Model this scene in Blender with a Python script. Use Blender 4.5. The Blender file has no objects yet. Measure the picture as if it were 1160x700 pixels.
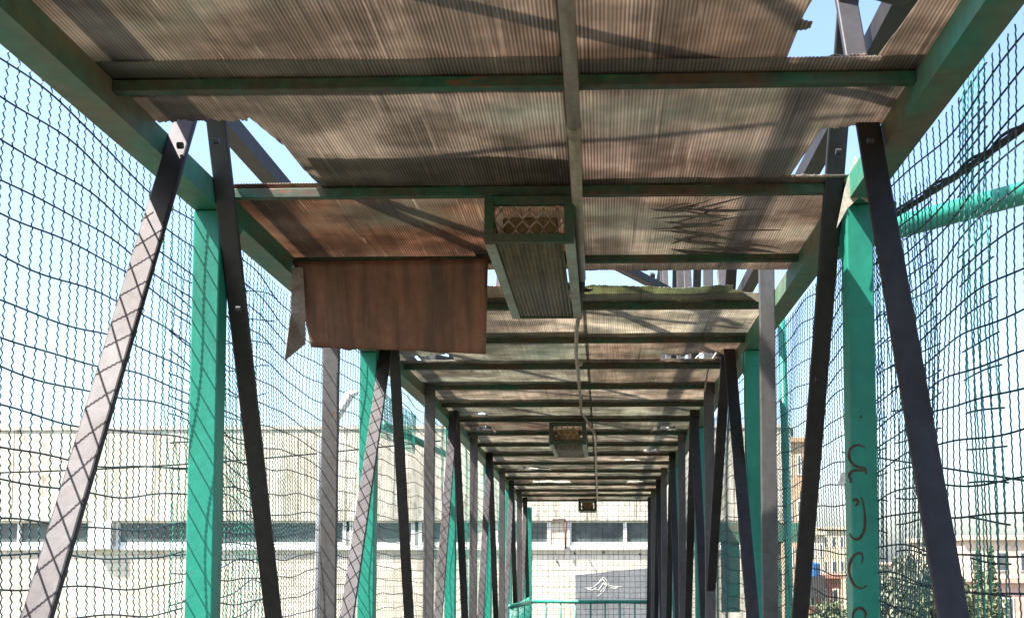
import bpy, bmesh, math, random
import numpy as np
from mathutils import Vector, Matrix, noise
random.seed(7); rng = np.random.default_rng(7)
S = bpy.context.scene; COL = S.collection
E = 7.0                                   # eye height above the street
R = math.radians
def drop(y):                              # the bridge is cambered: it falls away past mid span
    return 0.0 if y < 9 else 0.33*((y-9)/11.8)**1.3

# ------------------------------------------------------------------ camera
FPX, W0, H0, VX, VY = 1250.0, 1160.0, 700.0, 682.0, 632.0
PITCH, YAW = R(3.8), R(1.6)
cd = bpy.data.cameras.new('camera'); cam = bpy.data.objects.new('camera', cd); COL.objects.link(cam)
cam.location = (0, 0, E); cam.rotation_euler = (R(90)+PITCH, 0, YAW)
RM = cam.rotation_euler.to_matrix()
d = RM.transposed() @ Vector((0, 1, 0)); fn = FPX/W0
SX = fn*d.x/-d.z - (VX-W0/2)/W0
SY = fn*d.y/-d.z - (H0/2-VY)/W0
cd.sensor_width = 36; cd.lens = fn*36; cd.shift_x = SX; cd.shift_y = SY
cd.clip_start = 0.05; cd.clip_end = 3000
S.camera = cam
def ray(px, py):
    return RM @ Vector((((px-W0/2)/W0+SX)/fn, ((H0/2-py)/W0+SY)/fn, -1))
def ath(px, py, h):                       # point of the pixel's sight line at height h over the eye
    r = ray(px, py); t = h/r.z; return (r.x*t, r.y*t)
def atx(px, py, X):
    r = ray(px, py); t = X/r.x; return (r.y*t, r.z*t)
def aty(px, py, Y):
    r = ray(px, py); t = Y/r.y; return (r.x*t, r.z*t)

# ------------------------------------------------------------------ materials
def nt(m): return m.node_tree.nodes, m.node_tree.links
def mat(name, base, rough=0.6, chips=0, metal=0.0, stain=None, amt=0.5, scale=4.0, stretch=(1, 1, 1), bump=0.0, fine=0.25, spec=0.4):
    m = bpy.data.materials.new(name); m.use_nodes = True; n, l = nt(m)
    b = n['Principled BSDF']; b.inputs['Roughness'].default_value = rough; b.inputs['Metallic'].default_value = metal
    b.inputs['Specular IOR Level'].default_value = spec
    tc = n.new('ShaderNodeTexCoord'); mp = n.new('ShaderNodeMapping'); mp.inputs['Scale'].default_value = stretch
    l.new(tc.outputs['Object'], mp.inputs[0])
    n1 = n.new('ShaderNodeTexNoise'); n1.inputs['Scale'].default_value = scale; n1.inputs['Detail'].default_value = 8; n1.inputs['Roughness'].default_value = 0.65
    l.new(mp.outputs[0], n1.inputs[0])
    r1 = n.new('ShaderNodeValToRGB'); r1.color_ramp.elements[0].position = 0.62-amt*0.4; r1.color_ramp.elements[1].position = 0.72-amt*0.15
    l.new(n1.outputs[0], r1.inputs[0])
    mx = n.new('ShaderNodeMix'); mx.data_type = 'RGBA'
    mx.inputs[6].default_value = (*base, 1); mx.inputs[7].default_value = (*(stain or [c*0.5 for c in base]), 1)
    l.new(r1.outputs[0], mx.inputs[0])
    n2 = n.new('ShaderNodeTexNoise'); n2.inputs['Scale'].default_value = scale*9; n2.inputs['Detail'].default_value = 6
    l.new(tc.outputs['Object'], n2.inputs[0])
    r2 = n.new('ShaderNodeMapRange'); r2.inputs[1].default_value = 0.3; r2.inputs[2].default_value = 0.7
    r2.inputs[3].default_value = 1-fine; r2.inputs[4].default_value = 1+fine*0.5; l.new(n2.outputs[0], r2.inputs[0])
    ml = n.new('ShaderNodeMix'); ml.data_type = 'RGBA'; ml.blend_type = 'MULTIPLY'; ml.inputs[0].default_value = 1
    l.new(mx.outputs[2], ml.inputs[6]); l.new(r2.outputs[0], ml.inputs[7]); l.new(ml.outputs[2], b.inputs['Base Color'])
    if chips:
        n3 = n.new('ShaderNodeTexNoise'); n3.inputs['Scale'].default_value = 16; n3.inputs['Detail'].default_value = 9; n3.inputs['Roughness'].default_value = .7
        mp3 = n.new('ShaderNodeMapping'); mp3.inputs['Scale'].default_value = (1, 1, .35) if chips > 0 else (.35, 1, 1); l.new(tc.outputs['Object'], mp3.inputs[0]); l.new(mp3.outputs[0], n3.inputs[0])
        r3 = n.new('ShaderNodeMapRange'); r3.inputs[1].default_value = .70-abs(chips); r3.inputs[2].default_value = .73-abs(chips); l.new(n3.outputs[0], r3.inputs[0])
        mc = n.new('ShaderNodeMix'); mc.data_type = 'RGBA'; mc.inputs[7].default_value = (.14, .062, .032, 1)
        l.new(r3.outputs[0], mc.inputs[0]); l.new(ml.outputs[2], mc.inputs[6]); l.new(mc.outputs[2], b.inputs['Base Color'])
    if bump:
        bp = n.new('ShaderNodeBump'); bp.inputs['Strength'].default_value = bump; bp.inputs['Distance'].default_value = 0.004
        l.new(n2.outputs[0], bp.inputs['Height']); l.new(bp.outputs[0], b.inputs['Normal'])
    return m
M = {}
RUST = (0.13, 0.055, 0.03)
M['green'] = mat('green_paint', (0.015, 0.225, 0.16), 0.40, stain=(0.016, 0.165, 0.115), amt=0.3, scale=3, stretch=(1, 1, .3), chips=0.03, bump=.25, fine=.12)
M['beam'] = mat('beam_paint', (0.03, 0.17, 0.11), 0.55, stain=(0.15, 0.115, 0.07), amt=0.5, scale=1.6, stretch=(2, .7, 2), chips=0.06, bump=.3)
M['bar'] = mat('bar_paint', (0.02, 0.09, 0.052), 0.6, stain=(0.085, 0.045, 0.028), amt=0.6, scale=3, stretch=(1.2, 3, 3), chips=-0.09, bump=.3, fine=.35)
M['strut'] = mat('strut_paint', (0.058, 0.055, 0.058), 0.6, metal=.76, stain=(0.042, 0.037, 0.037), amt=0.4, scale=3, stretch=(1, 1, .4), chips=0.02, bump=.2, fine=.15, spec=.3)
M['upright'] = mat('upright_paint', (0.115, 0.11, 0.108), 0.55, metal=.7, chips=0.02, stain=(0.08, 0.072, 0.07), amt=0.4, scale=3, stretch=(1, 1, .4), bump=.2, fine=.15, spec=.3)
M['wire'] = mat('wire_coating', (0.010, 0.10, 0.095), 0.45, stain=(0.012, 0.03, 0.05), amt=0.4, scale=1.5, fine=.1)
M['hwire'] = mat('dark_wire_coating', (0.010, 0.022, 0.035), 0.5, amt=0.3, scale=1.5, fine=.1)
M['wiregreen'] = mat('green_wire_coating', (0.02, 0.33, 0.24), 0.45, amt=0.3, scale=1.5, fine=.1)
M['pipe'] = mat('conduit_plastic', (0.33, 0.29, 0.23), 0.45, stain=(0.2, 0.16, 0.11), amt=0.5, scale=5, stretch=(3, .5, 3), bump=.2)
M['rusty'] = mat('rusty_sheet', (0.235, 0.100, 0.062), 0.5, stain=(0.10, 0.052, 0.036), amt=0.6, scale=2.6, stretch=(6, 1, .5), bump=.15, fine=.2)
M['fixgreen'] = mat('fixture_green', (0.022, 0.065, 0.035), 0.6, stain=(0.07, 0.055, 0.035), amt=.45, scale=6, chips=0.07, bump=.2)
M['palerail'] = mat('fixture_rail', (0.30, 0.37, 0.30), 0.55, stain=(0.22, 0.2, 0.15), amt=.45, scale=8, bump=.2)
M['expand'] = mat('expanded_metal', (0.46, 0.33, 0.27), 0.6, stain=(0.22, 0.14, 0.10), amt=.5, scale=12)
M['lens'] = mat('ribbed_lens', (0.15, 0.125, 0.075), 0.6, stain=(0.06, 0.055, 0.035), amt=.55, scale=3, stretch=(9, .6, 1))
M['ochre'] = mat('ochre_board', (0.36, 0.22, 0.09), 0.7, stain=(0.15, 0.09, 0.05), amt=.5, scale=7)
M['black'] = mat('black_tape', (0.02, 0.016, 0.015), 0.6, fine=.3)
M['grey_metal'] = mat('grey_metal', (0.33, 0.33, 0.34), 0.5, metal=.3, amt=.4)
M['deck'] = mat('deck_concrete', (0.06, 0.058, 0.056), 0.9, stain=(0.04, 0.038, 0.035), amt=.5, scale=1.5, bump=.3)
M['asphalt'] = mat('asphalt', (0.05, 0.05, 0.052), 0.9, amt=.4, scale=.4, bump=.2)
M['ground'] = mat('dry_ground', (0.16, 0.13, 0.09), 0.95, stain=(0.07, 0.09, 0.04), amt=.6, scale=.03)
M['paintwhite'] = mat('white_paint', (0.78, 0.76, 0.72), 0.6, stain=(0.6, 0.57, 0.5), amt=.4, scale=2)
M['glass'] = mat('window_glass', (0.05, 0.062, 0.06), 0.2, stain=(0.11, 0.13, 0.125), amt=.5, scale=1.2, spec=.4, fine=.05)
M['maroon'] = mat('maroon_pipe', (0.10, 0.03, 0.025), 0.6)
M['shadowgrey'] = mat('shadow_grey', (0.17, 0.175, 0.18), 0.8, stain=(0.12, 0.125, 0.13), amt=.45, scale=2)
M['tag'] = mat('white_tag', (0.7, 0.66, 0.6), 0.5)
M['graf'] = mat('scratched_brown', (0.085, 0.05, 0.03), 0.8, amt=.4, scale=30)
M['leaf'] = mat('leaf', (0.13, 0.15, 0.075), 0.7, stain=(0.08, 0.105, 0.05), amt=.55, scale=1.2)
M['leafgrey'] = mat('pale_leaf', (0.22, 0.22, 0.16), 0.7, stain=(0.12, 0.135, 0.085), amt=.55, scale=1.2)
M['bark'] = mat('bark', (0.10, 0.075, 0.05), 0.9, bump=.4)
M['strap'] = mat('tan_strap', (0.5, 0.38, 0.28), 0.7)

def brick_mat(name, c1, c2, mortar, w, h, stain):
    m = mat(name, c1, 0.85, stain=stain, amt=.4, scale=.7, stretch=(1, 1, .6), bump=0, fine=.12); n, l = nt(m); b = n['Principled BSDF']
    tc = n.new('ShaderNodeTexCoord'); sp = n.new('ShaderNodeSeparateXYZ'); cb = n.new('ShaderNodeCombineXYZ')
    l.new(tc.outputs['Object'], sp.inputs[0]); l.new(sp.outputs[0], cb.inputs[0]); l.new(sp.outputs[2], cb.inputs[1])
    br = n.new('ShaderNodeTexBrick'); br.inputs['Scale'].default_value = 1; br.inputs['Brick Width'].default_value = w
    br.inputs['Row Height'].default_value = h; br.inputs['Mortar Size'].default_value = .012
    br.inputs['Color1'].default_value = (1, 1, 1, 1); br.inputs['Color2'].default_value = (.84, .82, .8, 1)
    br.inputs['Mortar'].default_value = (*mortar, 1); l.new(cb.outputs[0], br.inputs[0])
    old = b.inputs['Base Color'].links[0].from_socket
    ml = n.new('ShaderNodeMix'); ml.data_type = 'RGBA'; ml.blend_type = 'MULTIPLY'; ml.inputs[0].default_value = 1
    l.new(old, ml.inputs[6]); l.new(br.outputs[0], ml.inputs[7]); l.new(ml.outputs[2], b.inputs['Base Color'])
    bp = n.new('ShaderNodeBump'); bp.inputs['Distance'].default_value = .01; l.new(br.outputs['Fac'], bp.inputs['Height']); bp.invert = True
    l.new(bp.outputs[0], b.inputs['Normal'])
    return m
M['block'] = brick_mat('painted_block', (0.72, 0.66, 0.54), None, (0.62, 0.6, 0.56), .42, .215, (0.58, 0.5, 0.38))

def fascia_mat():
    m = mat('ribbed_fascia', (0.62, 0.57, 0.47), 0.8, stain=(0.40, 0.36, 0.28), amt=.5, scale=.8, stretch=(2.2, 1, .35), fine=.12)
    n, l = nt(m); b = n['Principled BSDF']
    tc = n.new('ShaderNodeTexCoord'); mp = n.new('ShaderNodeMapping'); mp.inputs['Rotation'].default_value = (0, R(24), 0); mp.inputs['Scale'].default_value = (3, 1, 1.2)
    l.new(tc.outputs['Object'], mp.inputs[0])
    wv = n.new('ShaderNodeTexNoise'); wv.inputs['Scale'].default_value = 3; wv.inputs['Detail'].default_value = 5; wv.inputs['Distortion'].default_value = 1.5
    l.new(mp.outputs[0], wv.inputs[0])
    rp = n.new('ShaderNodeValToRGB'); rp.color_ramp.elements[0].position = .36; rp.color_ramp.elements[0].color = (.62, .6, .56, 1)
    rp.color_ramp.elements[1].position = .46; rp.color_ramp.elements[1].color = (1, 1, 1, 1); l.new(wv.outputs[0], rp.inputs[0])
    old = b.inputs['Base Color'].links[0].from_socket
    ml = n.new('ShaderNodeMix'); ml.data_type = 'RGBA'; ml.blend_type = 'MULTIPLY'; ml.inputs[0].default_value = 1
    l.new(old, ml.inputs[6]); l.new(rp.outputs[0], ml.inputs[7]); l.new(ml.outputs[2], b.inputs['Base Color'])
    return m
M['fascia'] = fascia_mat()

def sheet_mat():
    m = bpy.data.materials.new('fluted_polycarbonate'); m.use_nodes = True; n, l = nt(m); n.remove(n['Principled BSDF'])
    out = n['Material Output']; oi = n.new('ShaderNodeObjectInfo'); ge = n.new('ShaderNodeNewGeometry')
    def mp(sc, rot=(0, 0, 0)):
        x = n.new('ShaderNodeMapping'); x.inputs['Scale'].default_value = sc; x.inputs['Rotation'].default_value = rot
        l.new(ge.outputs['Position'], x.inputs[0]); return x
    def nz(sc, scale, det, lo, hi, o0, o1, dist=0):
        a = n.new('ShaderNodeTexNoise'); a.inputs['Scale'].default_value = scale; a.inputs['Detail'].default_value = det; a.inputs['Distortion'].default_value = dist
        l.new(mp(sc).outputs[0], a.inputs[0]); r = n.new('ShaderNodeMapRange')
        for k, v in zip((1, 2, 3, 4), (lo, hi, o0, o1)): r.inputs[k].default_value = v
        l.new(a.outputs[0], r.inputs[0]); return r.outputs[0]
    def mul(c, f, blend='MULTIPLY'):
        x = n.new('ShaderNodeMix'); x.data_type = 'RGBA'; x.blend_type = blend; x.inputs[0].default_value = 1
        l.new(c, x.inputs[6]); l.new(f, x.inputs[7]); return x.outputs[2]
    col = oi.outputs['Color']
    # big patches of brown grime
    st = n.new('ShaderNodeMix'); st.data_type = 'RGBA'; st.inputs[7].default_value = (0.19, 0.12, 0.085, 1)
    l.new(nz((1, 1.1, 1), 1.9, 7, .46, .68, 0, .5), st.inputs[0]); l.new(col, st.inputs[6]); col = st.outputs[2]
    # dirt sitting in single flutes: long thin streaks along the sheet
    col = mul(col, nz((60, .9, 1), 1.0, 2, .36, .62, .89, 1.04))
    col = mul(col, nz((5, 1.4, 1), 1.0, 6, .36, .6, .82, 1.06))
    # grime settles along every flute
    sx = n.new('ShaderNodeSeparateXYZ'); l.new(ge.outputs['Position'], sx.inputs[0])
    k1 = n.new('ShaderNodeMath'); k1.operation = 'MULTIPLY'; k1.inputs[1].default_value = 2*math.pi/.0111; l.new(sx.outputs[0], k1.inputs[0])
    k2 = n.new('ShaderNodeMath'); k2.operation = 'SINE'; l.new(k1.outputs[0], k2.inputs[0])
    k3 = n.new('ShaderNodeMapRange'); k3.inputs[1].default_value = -.6; k3.inputs[2].default_value = .6; k3.inputs[3].default_value = .56; k3.inputs[4].default_value = 1.12; l.new(k2.outputs[0], k3.inputs[0])
    fm = n.new('ShaderNodeMix'); fm.data_type = 'RGBA'; fm.inputs[6].default_value = (.86, .86, .86, 1)
    l.new(nz((7, .9, 1), 1.0, 4, .40, .60, .5, 1.0), fm.inputs[0]); l.new(k3.outputs[0], fm.inputs[7])
    col = mul(col, fm.outputs[2])
    # single flutes bleached or blackened
    col = mul(col, nz((60, .8, 1), 1.0, 1, .24, .31, .62, 1.0))
    bl = n.new('ShaderNodeMix'); bl.data_type = 'RGBA'; bl.inputs[7].default_value = (.66, .56, .47, 1)
    l.new(nz((140, 2.2, 1), 1.0, 1, .68, .74, 0, .5), bl.inputs[0]); l.new(col, bl.inputs[6]); col = bl.outputs[2]
    col = mul(col, nz((2.4, 3.2, 1), 1.6, 9, .40, .62, .66, 1.10))
    # greenish and pale clouds
    gr = n.new('ShaderNodeMix'); gr.data_type = 'RGBA'; gr.inputs[7].default_value = (0.25, 0.31, 0.26, 1)
    l.new(nz((1, 1.4, 1), 1.1, 5, .50, .68, 0, .4), gr.inputs[0]); l.new(col, gr.inputs[6]); col = gr.outputs[2]
    # pale scratches that run with the flutes
    sc = n.new('ShaderNodeMix'); sc.data_type = 'RGBA'; sc.inputs[7].default_value = (0.5, 0.42, 0.36, 1)
    l.new(nz((75, 2.4, 1), 1.0, 2, .70, .76, 0, .8), sc.inputs[0]); l.new(col, sc.inputs[6]); col = sc.outputs[2]
    df = n.new('ShaderNodeBsdfDiffuse'); tr = n.new('ShaderNodeBsdfTranslucent'); gl = n.new('ShaderNodeBsdfGlossy'); gl.inputs['Roughness'].default_value = .35
    l.new(col, df.inputs[0]); l.new(col, tr.inputs[0])
    a = n.new('ShaderNodeMixShader'); a.inputs[0].default_value = .62; l.new(df.outputs[0], a.inputs[1]); l.new(tr.outputs[0], a.inputs[2])
    b = n.new('ShaderNodeMixShader'); b.inputs[0].default_value = .05; l.new(a.outputs[0], b.inputs[1]); l.new(gl.outputs[0], b.inputs[2])
    l.new(b.outputs[0], out.inputs[0]); return m
M['sheet'] = sheet_mat()

# ------------------------------------------------------------------ mesh helpers
WLOC = {}
def wloc(o): return WLOC.get(o.name, o.location)
class MB:
    def __init__(s): s.v = []; s.f = []
    def add(s, v, f):
        o = len(s.v); s.v += [tuple(p) for p in v]; s.f += [tuple(i+o for i in q) for q in f]; return s
    def box(s, x0, x1, y0, y1, z0, z1):
        return s.add([(x, y, z) for z in (z0, z1) for y in (y0, y1) for x in (x0, x1)],
                     [(0, 2, 3, 1), (4, 5, 7, 6), (0, 1, 5, 4), (2, 6, 7, 3), (0, 4, 6, 2), (1, 3, 7, 5)])
    def bar(s, a, b, w, t, up=(1, 0, 0)):            # box from a to b; t measured along up, w across
        a = Vector(a); b = Vector(b); d = (b-a).normalized(); u = Vector(up); u = (u-d*u.dot(d)).normalized(); q = d.cross(u)
        v = [p+u*(su*t/2)+q*(sq*w/2) for p in (a, b) for su, sq in ((-1, -1), (1, -1), (1, 1), (-1, 1))]
        return s.add(v, [(0, 1, 2, 3), (7, 6, 5, 4), (0, 4, 5, 1), (1, 5, 6, 2), (2, 6, 7, 3), (3, 7, 4, 0)])
    def tube(s, pts, r, n=10, cap=True):
        pts = [Vector(p) for p in pts]; k = len(pts); vs = []; u = None
        rr = r if isinstance(r, (list, tuple)) else [r]*k
        for i, p in enumerate(pts):
            d = (pts[min(i+1, k-1)]-pts[max(i-1, 0)]).normalized()
            if u is None: u = d.orthogonal()
            u = (u-d*u.dot(d)).normalized(); w = d.cross(u)
            vs += [p+(u*math.cos(2*math.pi*j/n)+w*math.sin(2*math.pi*j/n))*rr[i] for j in range(n)]
        f = [(i*n+j, i*n+(j+1) % n, (i+1)*n+(j+1) % n, (i+1)*n+j) for i in range(k-1) for j in range(n)]
        if cap: f += [tuple(range(n-1, -1, -1)), tuple((k-1)*n+j for j in range(n))]
        return s.add(vs, f)
    def build(s, name, m, parent=None, bevel=0, smooth=False, origin=None, solid=0):
        me = bpy.data.meshes.new(name)
        o0 = Vector(origin) if origin else Vector((0, 0, 0))
        me.from_pydata([tuple(Vector(p)-o0) for p in s.v], [], s.f); me.materials.append(m); me.update()
        if smooth:
            for p in me.polygons: p.use_smooth = True
        o = bpy.data.objects.new(name, me); o.location = o0; COL.objects.link(o)
        if parent: o.parent = parent; o.location = o0-wloc(parent)
        WLOC[o.name] = o0.copy()
        if solid: k = o.modifiers.new('solid', 'SOLIDIFY'); k.thickness = solid; k.offset = 0
        if bevel: k = o.modifiers.new('bevel', 'BEVEL'); k.width = bevel; k.segments = 2; k.limit_method = 'ANGLE'
        return o
def tag(o, label, cat, group=None, kind=None):
    o['label'] = label; o['category'] = cat
    if group: o['group'] = group
    if kind: o['kind'] = kind
    return o
def empty(name, loc, label, cat, group=None):
    o = bpy.data.objects.new(name, None); COL.objects.link(o); o.location = loc; o.empty_display_size = .2
    return tag(o, label, cat, group)
def struct(o): o['kind'] = 'structure'; return o
def P(x, y, h): return (x, y, h+E-drop(y))

# ------------------------------------------------------------------ steel frame of the bridge
XL, XR = -1.465, 0.926                    # inner faces of the roof side beams
BT, BB = 1.431, 1.34                      # top and bottom of those beams
frame = empty('footbridge_frame', (0, 10, 0), 'green and dark grey steel truss frame of the covered footbridge', 'footbridge')
def seglist(y0, y1, n=14): return [y0+(y1-y0)*i/n for i in range(n+1)]
def long_box(x0, x1, h0, h1, y0, y1, n=26):
    b = MB(); ys = seglist(y0, y1, n)
    for y in ys:
        b.v += [P(x0, y, h0), P(x1, y, h0), P(x1, y, h1), P(x0, y, h1)]
    for i in range(len(ys)-1):
        o = i*4
        for j in range(4): b.f.append((o+j, o+(j+1) % 4, o+4+(j+1) % 4, o+4+j))
    b.f += [(3, 2, 1, 0), tuple(len(b.v)-4+j for j in range(4))]
    return b
YE = 21.4
long_box(XL-.105, XL, BB, BT, -2.5, YE+.1).build('roof_beam', M['beam'], frame)
long_box(XR, XR+.10, BB, BT, -2.5, YE+.1).build('roof_beam', M['beam'], frame)
BARS = [3.18+.976*k for k in range(-5, 19)]
for k, y in enumerate(BARS):
    dz = random.uniform(-.004, .003)
    MB().box(XL+.001, XR-.001, y, y+.034, BT-.036+E-drop(y)+dz, BT-.002+E-drop(y)).build('cross_bar', M['bar'], frame, bevel=.003)
# green box posts carrying the beams
POSTS = [1.0, 4.13, 7.07, 11.0, 14.6, 17.9]
PL = []; PR = []
for y in POSTS:
    z0 = E-1.62-drop(y); z1 = E+BB-drop(y)-.002
    PL.append(MB().box(XL-.107, XL-.001, y, y+.1, z0, z1).build('post', M['green'], frame, bevel=.006))
    PR.append(MB().box(XR+.001, XR+.102, y, y+.1, z0, z1).build('post', M['green'], frame, bevel=.006))
EXL, EXR = -1.36, .91
for x0, x1 in ((EXL-.14, EXL), (EXR, EXR+.12)):
    MB().box(x0, x1, YE-.12, YE, E-1.62-drop(YE), E+BB-drop(YE)-.004).build('end_post', M['green'], frame, bevel=.006)
# truss diagonals and verticals: tall, crossing above the roof
BRX, BRR, BLX = .0, .883, -1.424
def member(x, y, h, slope, w, t, side, name, hlo=-1.7, hhi=5.2):
    b = MB().bar((x, y+(hlo-h)*slope, hlo+E-drop(y)), (x, y+(hhi-h)*slope, hhi+E-drop(y)), w, t)
    return b.build(name, M['upright' if name == 'vertical' else 'strut'], frame, bevel=.006)
def from_px(p1, p2, X):
    a = atx(*p1, X); b = atx(*p2, X); s = (a[0]-b[0])/(a[1]-b[1]); return a[0], a[1], s
T1, T2 = .024, .03
# 7.7 cm wide flats
for (p1, p2, X) in (((206, 150), (42, 700), BLX), ((434, 420), (393, 700), BLX), ((984, 147), (1080, 700), BRR), ((830, 440), (853, 700), BRR)):
    y, h, s = from_px(p1, p2, X); member(X, y, h, s, T1, .078, 0, 'diagonal_brace')
for (p1, p2, X) in (((247, 143), (311, 700), BLX), ((447, 398), (464, 700), BLX), ((948, 150), (905, 700), BRR-.0), ((822, 400), (803, 700), BRR)):
    y, h, s = from_px(p1, p2, X); member(X+(.004 if X > 0 else -.004), y, h, s, T1, .074, 0, 'diagonal_brace')
for Yc in (10.55, 13.9, 17.3, 20.4):
    for X in (BLX, BRR):
        member(X, Yc, 1.55-drop(Yc), .47, T1, .078, 0, 'diagonal_brace'); member(X+.003, Yc+.02, 1.55-drop(Yc), -.42, T1, .074, 0, 'diagonal_brace')
for X in (BLX, BRR):
    member(X, .45, 1.7, .5, T1, .078, 0, 'diagonal_brace'); member(X+.003, .47, 1.7, -.45, T1, .074, 0, 'diagonal_brace')
for yl, yr in ((5.72, 5.85), (9.05, 9.05), (12.2, 12.2), (15.7, 15.7), (19.0, 19.0)):
    member(BLX, yl, 0, 0, .03, .088, 0, 'vertical'); member(BRR, yr, 0, 0, .03, .084, 0, 'vertical')
for X0, X1 in ((-1.66, -1.58), (.965, 1.045)):
    for h in (1.83, 5.1):
        long_box(X0, X1, h, h+.08, -2.5, YE).build('truss_chord', M['strut'], frame)
# lateral bracing between the side trusses, over the roof
for (a, b) in (((-1.6, 2.18), (.98, 3.46)), ((-1.6, 3.44), (.98, 8.4)), ((-1.6, 9.6), (.98, 12.9)), ((-1.6, 14.5), (.98, 18)), ((-1.6, 18), (.98, 21))):
    MB().bar(P(a[0], a[1], 1.80), P(b[0], b[1], 1.80), .06, .05, up=(0, 0, 1)).build('lateral_brace', M['strut'], frame, bevel=.004)
# gussets where the posts meet the beams, and bolts at the crossings of the braces
for k, y in enumerate(POSTS[1:5]):
    for sg, xi in ((-1, XL), (1, XR)):
        g = MB(); x_ = xi-sg*.003; z_ = E+BB-drop(y)
        g.add([(x_, y+.1, z_), (x_, y+.26, z_), (x_, y+.1, z_-.15), (x_+sg*.006, y+.1, z_), (x_+sg*.006, y+.26, z_), (x_+sg*.006, y+.1, z_-.15)], [(0, 1, 2), (3, 5, 4), (0, 3, 4, 1), (1, 4, 5, 2), (2, 5, 3, 0)])
        g.build('gusset_plate', M['green'], frame)
for px, py, X in ((206, 165, BLX+.045), (247, 160, BLX+.045), (984, 160, BRR-.045), (948, 172, BRR-.045), (272, 350, BLX+.045), (925, 430, BRR-.045)):
    q = atx(px, py, X); sg = 1 if X < 0 else -1
    MB().tube([(X-sg*.015, q[0], q[1]+E), (X+sg*.004, q[0], q[1]+E)], .011, 6).build('bolt', M['strut'], frame)
cpix = [(969, 176), (988, 224), (983, 229), (974, 223), (960, 236), (948, 258), (957, 214)]  # pale piece outlined as the sunlit patch of beam, brightness put in its colour
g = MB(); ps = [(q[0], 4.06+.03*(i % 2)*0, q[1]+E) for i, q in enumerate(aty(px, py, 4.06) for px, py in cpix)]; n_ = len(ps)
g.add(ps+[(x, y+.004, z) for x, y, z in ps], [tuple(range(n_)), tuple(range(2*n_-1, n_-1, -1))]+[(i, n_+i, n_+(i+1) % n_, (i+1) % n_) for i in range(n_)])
g.build('sunlit_patch', mat('sunlit_tint', (.46, .42, .36), .6, stain=(.3, .26, .2), amt=.4, scale=12), frame)['label'] = 'pale piece standing in for the sunlit beam patch at the top of the scratched post'
# bottom rail under the mesh
for x0, x1 in ((XL-.10, XL-.01), (XR+.01, XR+.10)):
    long_box(x0, x1, -1.62, -1.52, -2.5, YE+.1).build('bottom_rail', M['beam'], frame)
# deck
struct(long_box(XL-.11, XR+.11, -1.80, -1.622, -4, YE+2.5).build('bridge_deck', M['deck']))

# writing scratched on the near right post
def stroke(pix, w=2.6):
    b = MB(); ps = []
    for (px, py) in pix:
        x, h = aty(px, py, 4.13); ps.append((x, 4.13-.0008, h+E))
    # smooth
    for _ in range(2):
        q = [ps[0]]
        for i in range(len(ps)-1):
            a = Vector(ps[i]); c = Vector(ps[i+1]); q += [tuple(a*.75+c*.25), tuple(a*.25+c*.75)]
        q.append(ps[-1]); ps = q
    r = [.0026+.0028*math.sin(math.pi*i/(len(ps)-1))*(.7+.6*random.random()) for i in range(len(ps))]
    b.tube(ps, r, 6); b.v = [(x, 4.13+(y-4.13)*.3-.001, z) for x, y, z in b.v]
    return b
letters = [[(974, 471), (976, 473)],
           [(980, 507), (973, 503), (964, 506), (961, 514), (963, 523), (971, 529), (981, 530), (981, 537)],
           [(980, 533), (966, 532), (961, 538), (965, 545), (962, 546)],
           [(966, 568), (969, 564), (973, 569), (969, 573)],
           [(976, 562), (979, 575), (980, 590), (979, 602), (973, 611), (966, 610), (962, 604)],
           [(976, 638), (978, 628), (972, 625), (964, 632), (961, 645), (965, 660), (974, 667), (982, 663)],
           [(966, 702), (966, 692), (974, 687), (981, 692), (980, 702)]]
for k, s_ in enumerate(letters):
    o = stroke(s_).build('scratched_letter', M['graf'], PR[1])
    o['label'] = 'brown handwritten curl scratched into the green post'
x, h = aty(955, 540, 4.1); MB().add([(x-.012, 4.125, h+E-.03), (x+.008, 4.12, h+E-.034), (x+.014, 4.122, h+E+.02), (x-.004, 4.126, h+E+.016)], [(0, 1, 2, 3)]).build('paper_tag', M['tag'], PR[1], solid=.002)

# ------------------------------------------------------------------ roof sheets
def jag(seed, a=.012, f=14):
    hs = lambda k: (math.sin(k*127.1+seed*311.7)*43758.5453) % 1-.5
    return lambda t: a*1.5*hs(math.floor(t/.0333))+a*1.1*hs(math.floor(t/.0111)+99)+a*noise.noise(Vector((t*f, seed*7.3, 0)))*2+a*.5*noise.noise(Vector((t*f*5, seed*3.1, 4)))
def interp(pts):
    xs = [p[0] for p in pts]; ys = [p[1] for p in pts]
    return lambda x: float(np.interp(x, xs, ys))
def sheet(pieces, label, tint, dz=0.0, fine=True, seed=0, sag=.006):
    b = MB(); step = .0037 if fine else .03
    for (x0, x1, lo, hi) in pieces:
        n = max(2, int((x1-x0)/step)); prev = None; ns = 7
        for i in range(n+1):
            x = x0+(x1-x0)*i/n; a, c = lo(x), hi(x)
            if c-a < .004: prev = None; continue
            row = []
            for j in range(ns+1):
                y = a+(c-a)*j/ns
                rib = .0016*math.cos(2*math.pi*x/.0111) if fine else 0
                inner = min(1, max(0, (x-XL)/.08), max(0, (XR-x)/.08))
                z = BT+.004+dz+rib+inner*sag*(noise.noise(Vector((x*2.2, y*2.5, seed)))+.35*noise.noise(Vector((x*9, y*5, seed+5))))
                row.append(len(b.v)); b.v.append((x, y, E+z-drop(y)))
            if prev:
                for j in range(ns): b.f.append((prev[j], row[j], row[j+1], prev[j+1]))
            prev = row
    o = b.build('roof_sheet', M['sheet'], smooth=True, solid=.003)
    o.color = (*[v*SHADE for v in tint], 1)
    tag(o, label, 'roof sheet', 'corrugated sheets of the footbridge roof')
    return o
C_ = lambda v: (lambda x: v)
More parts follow.
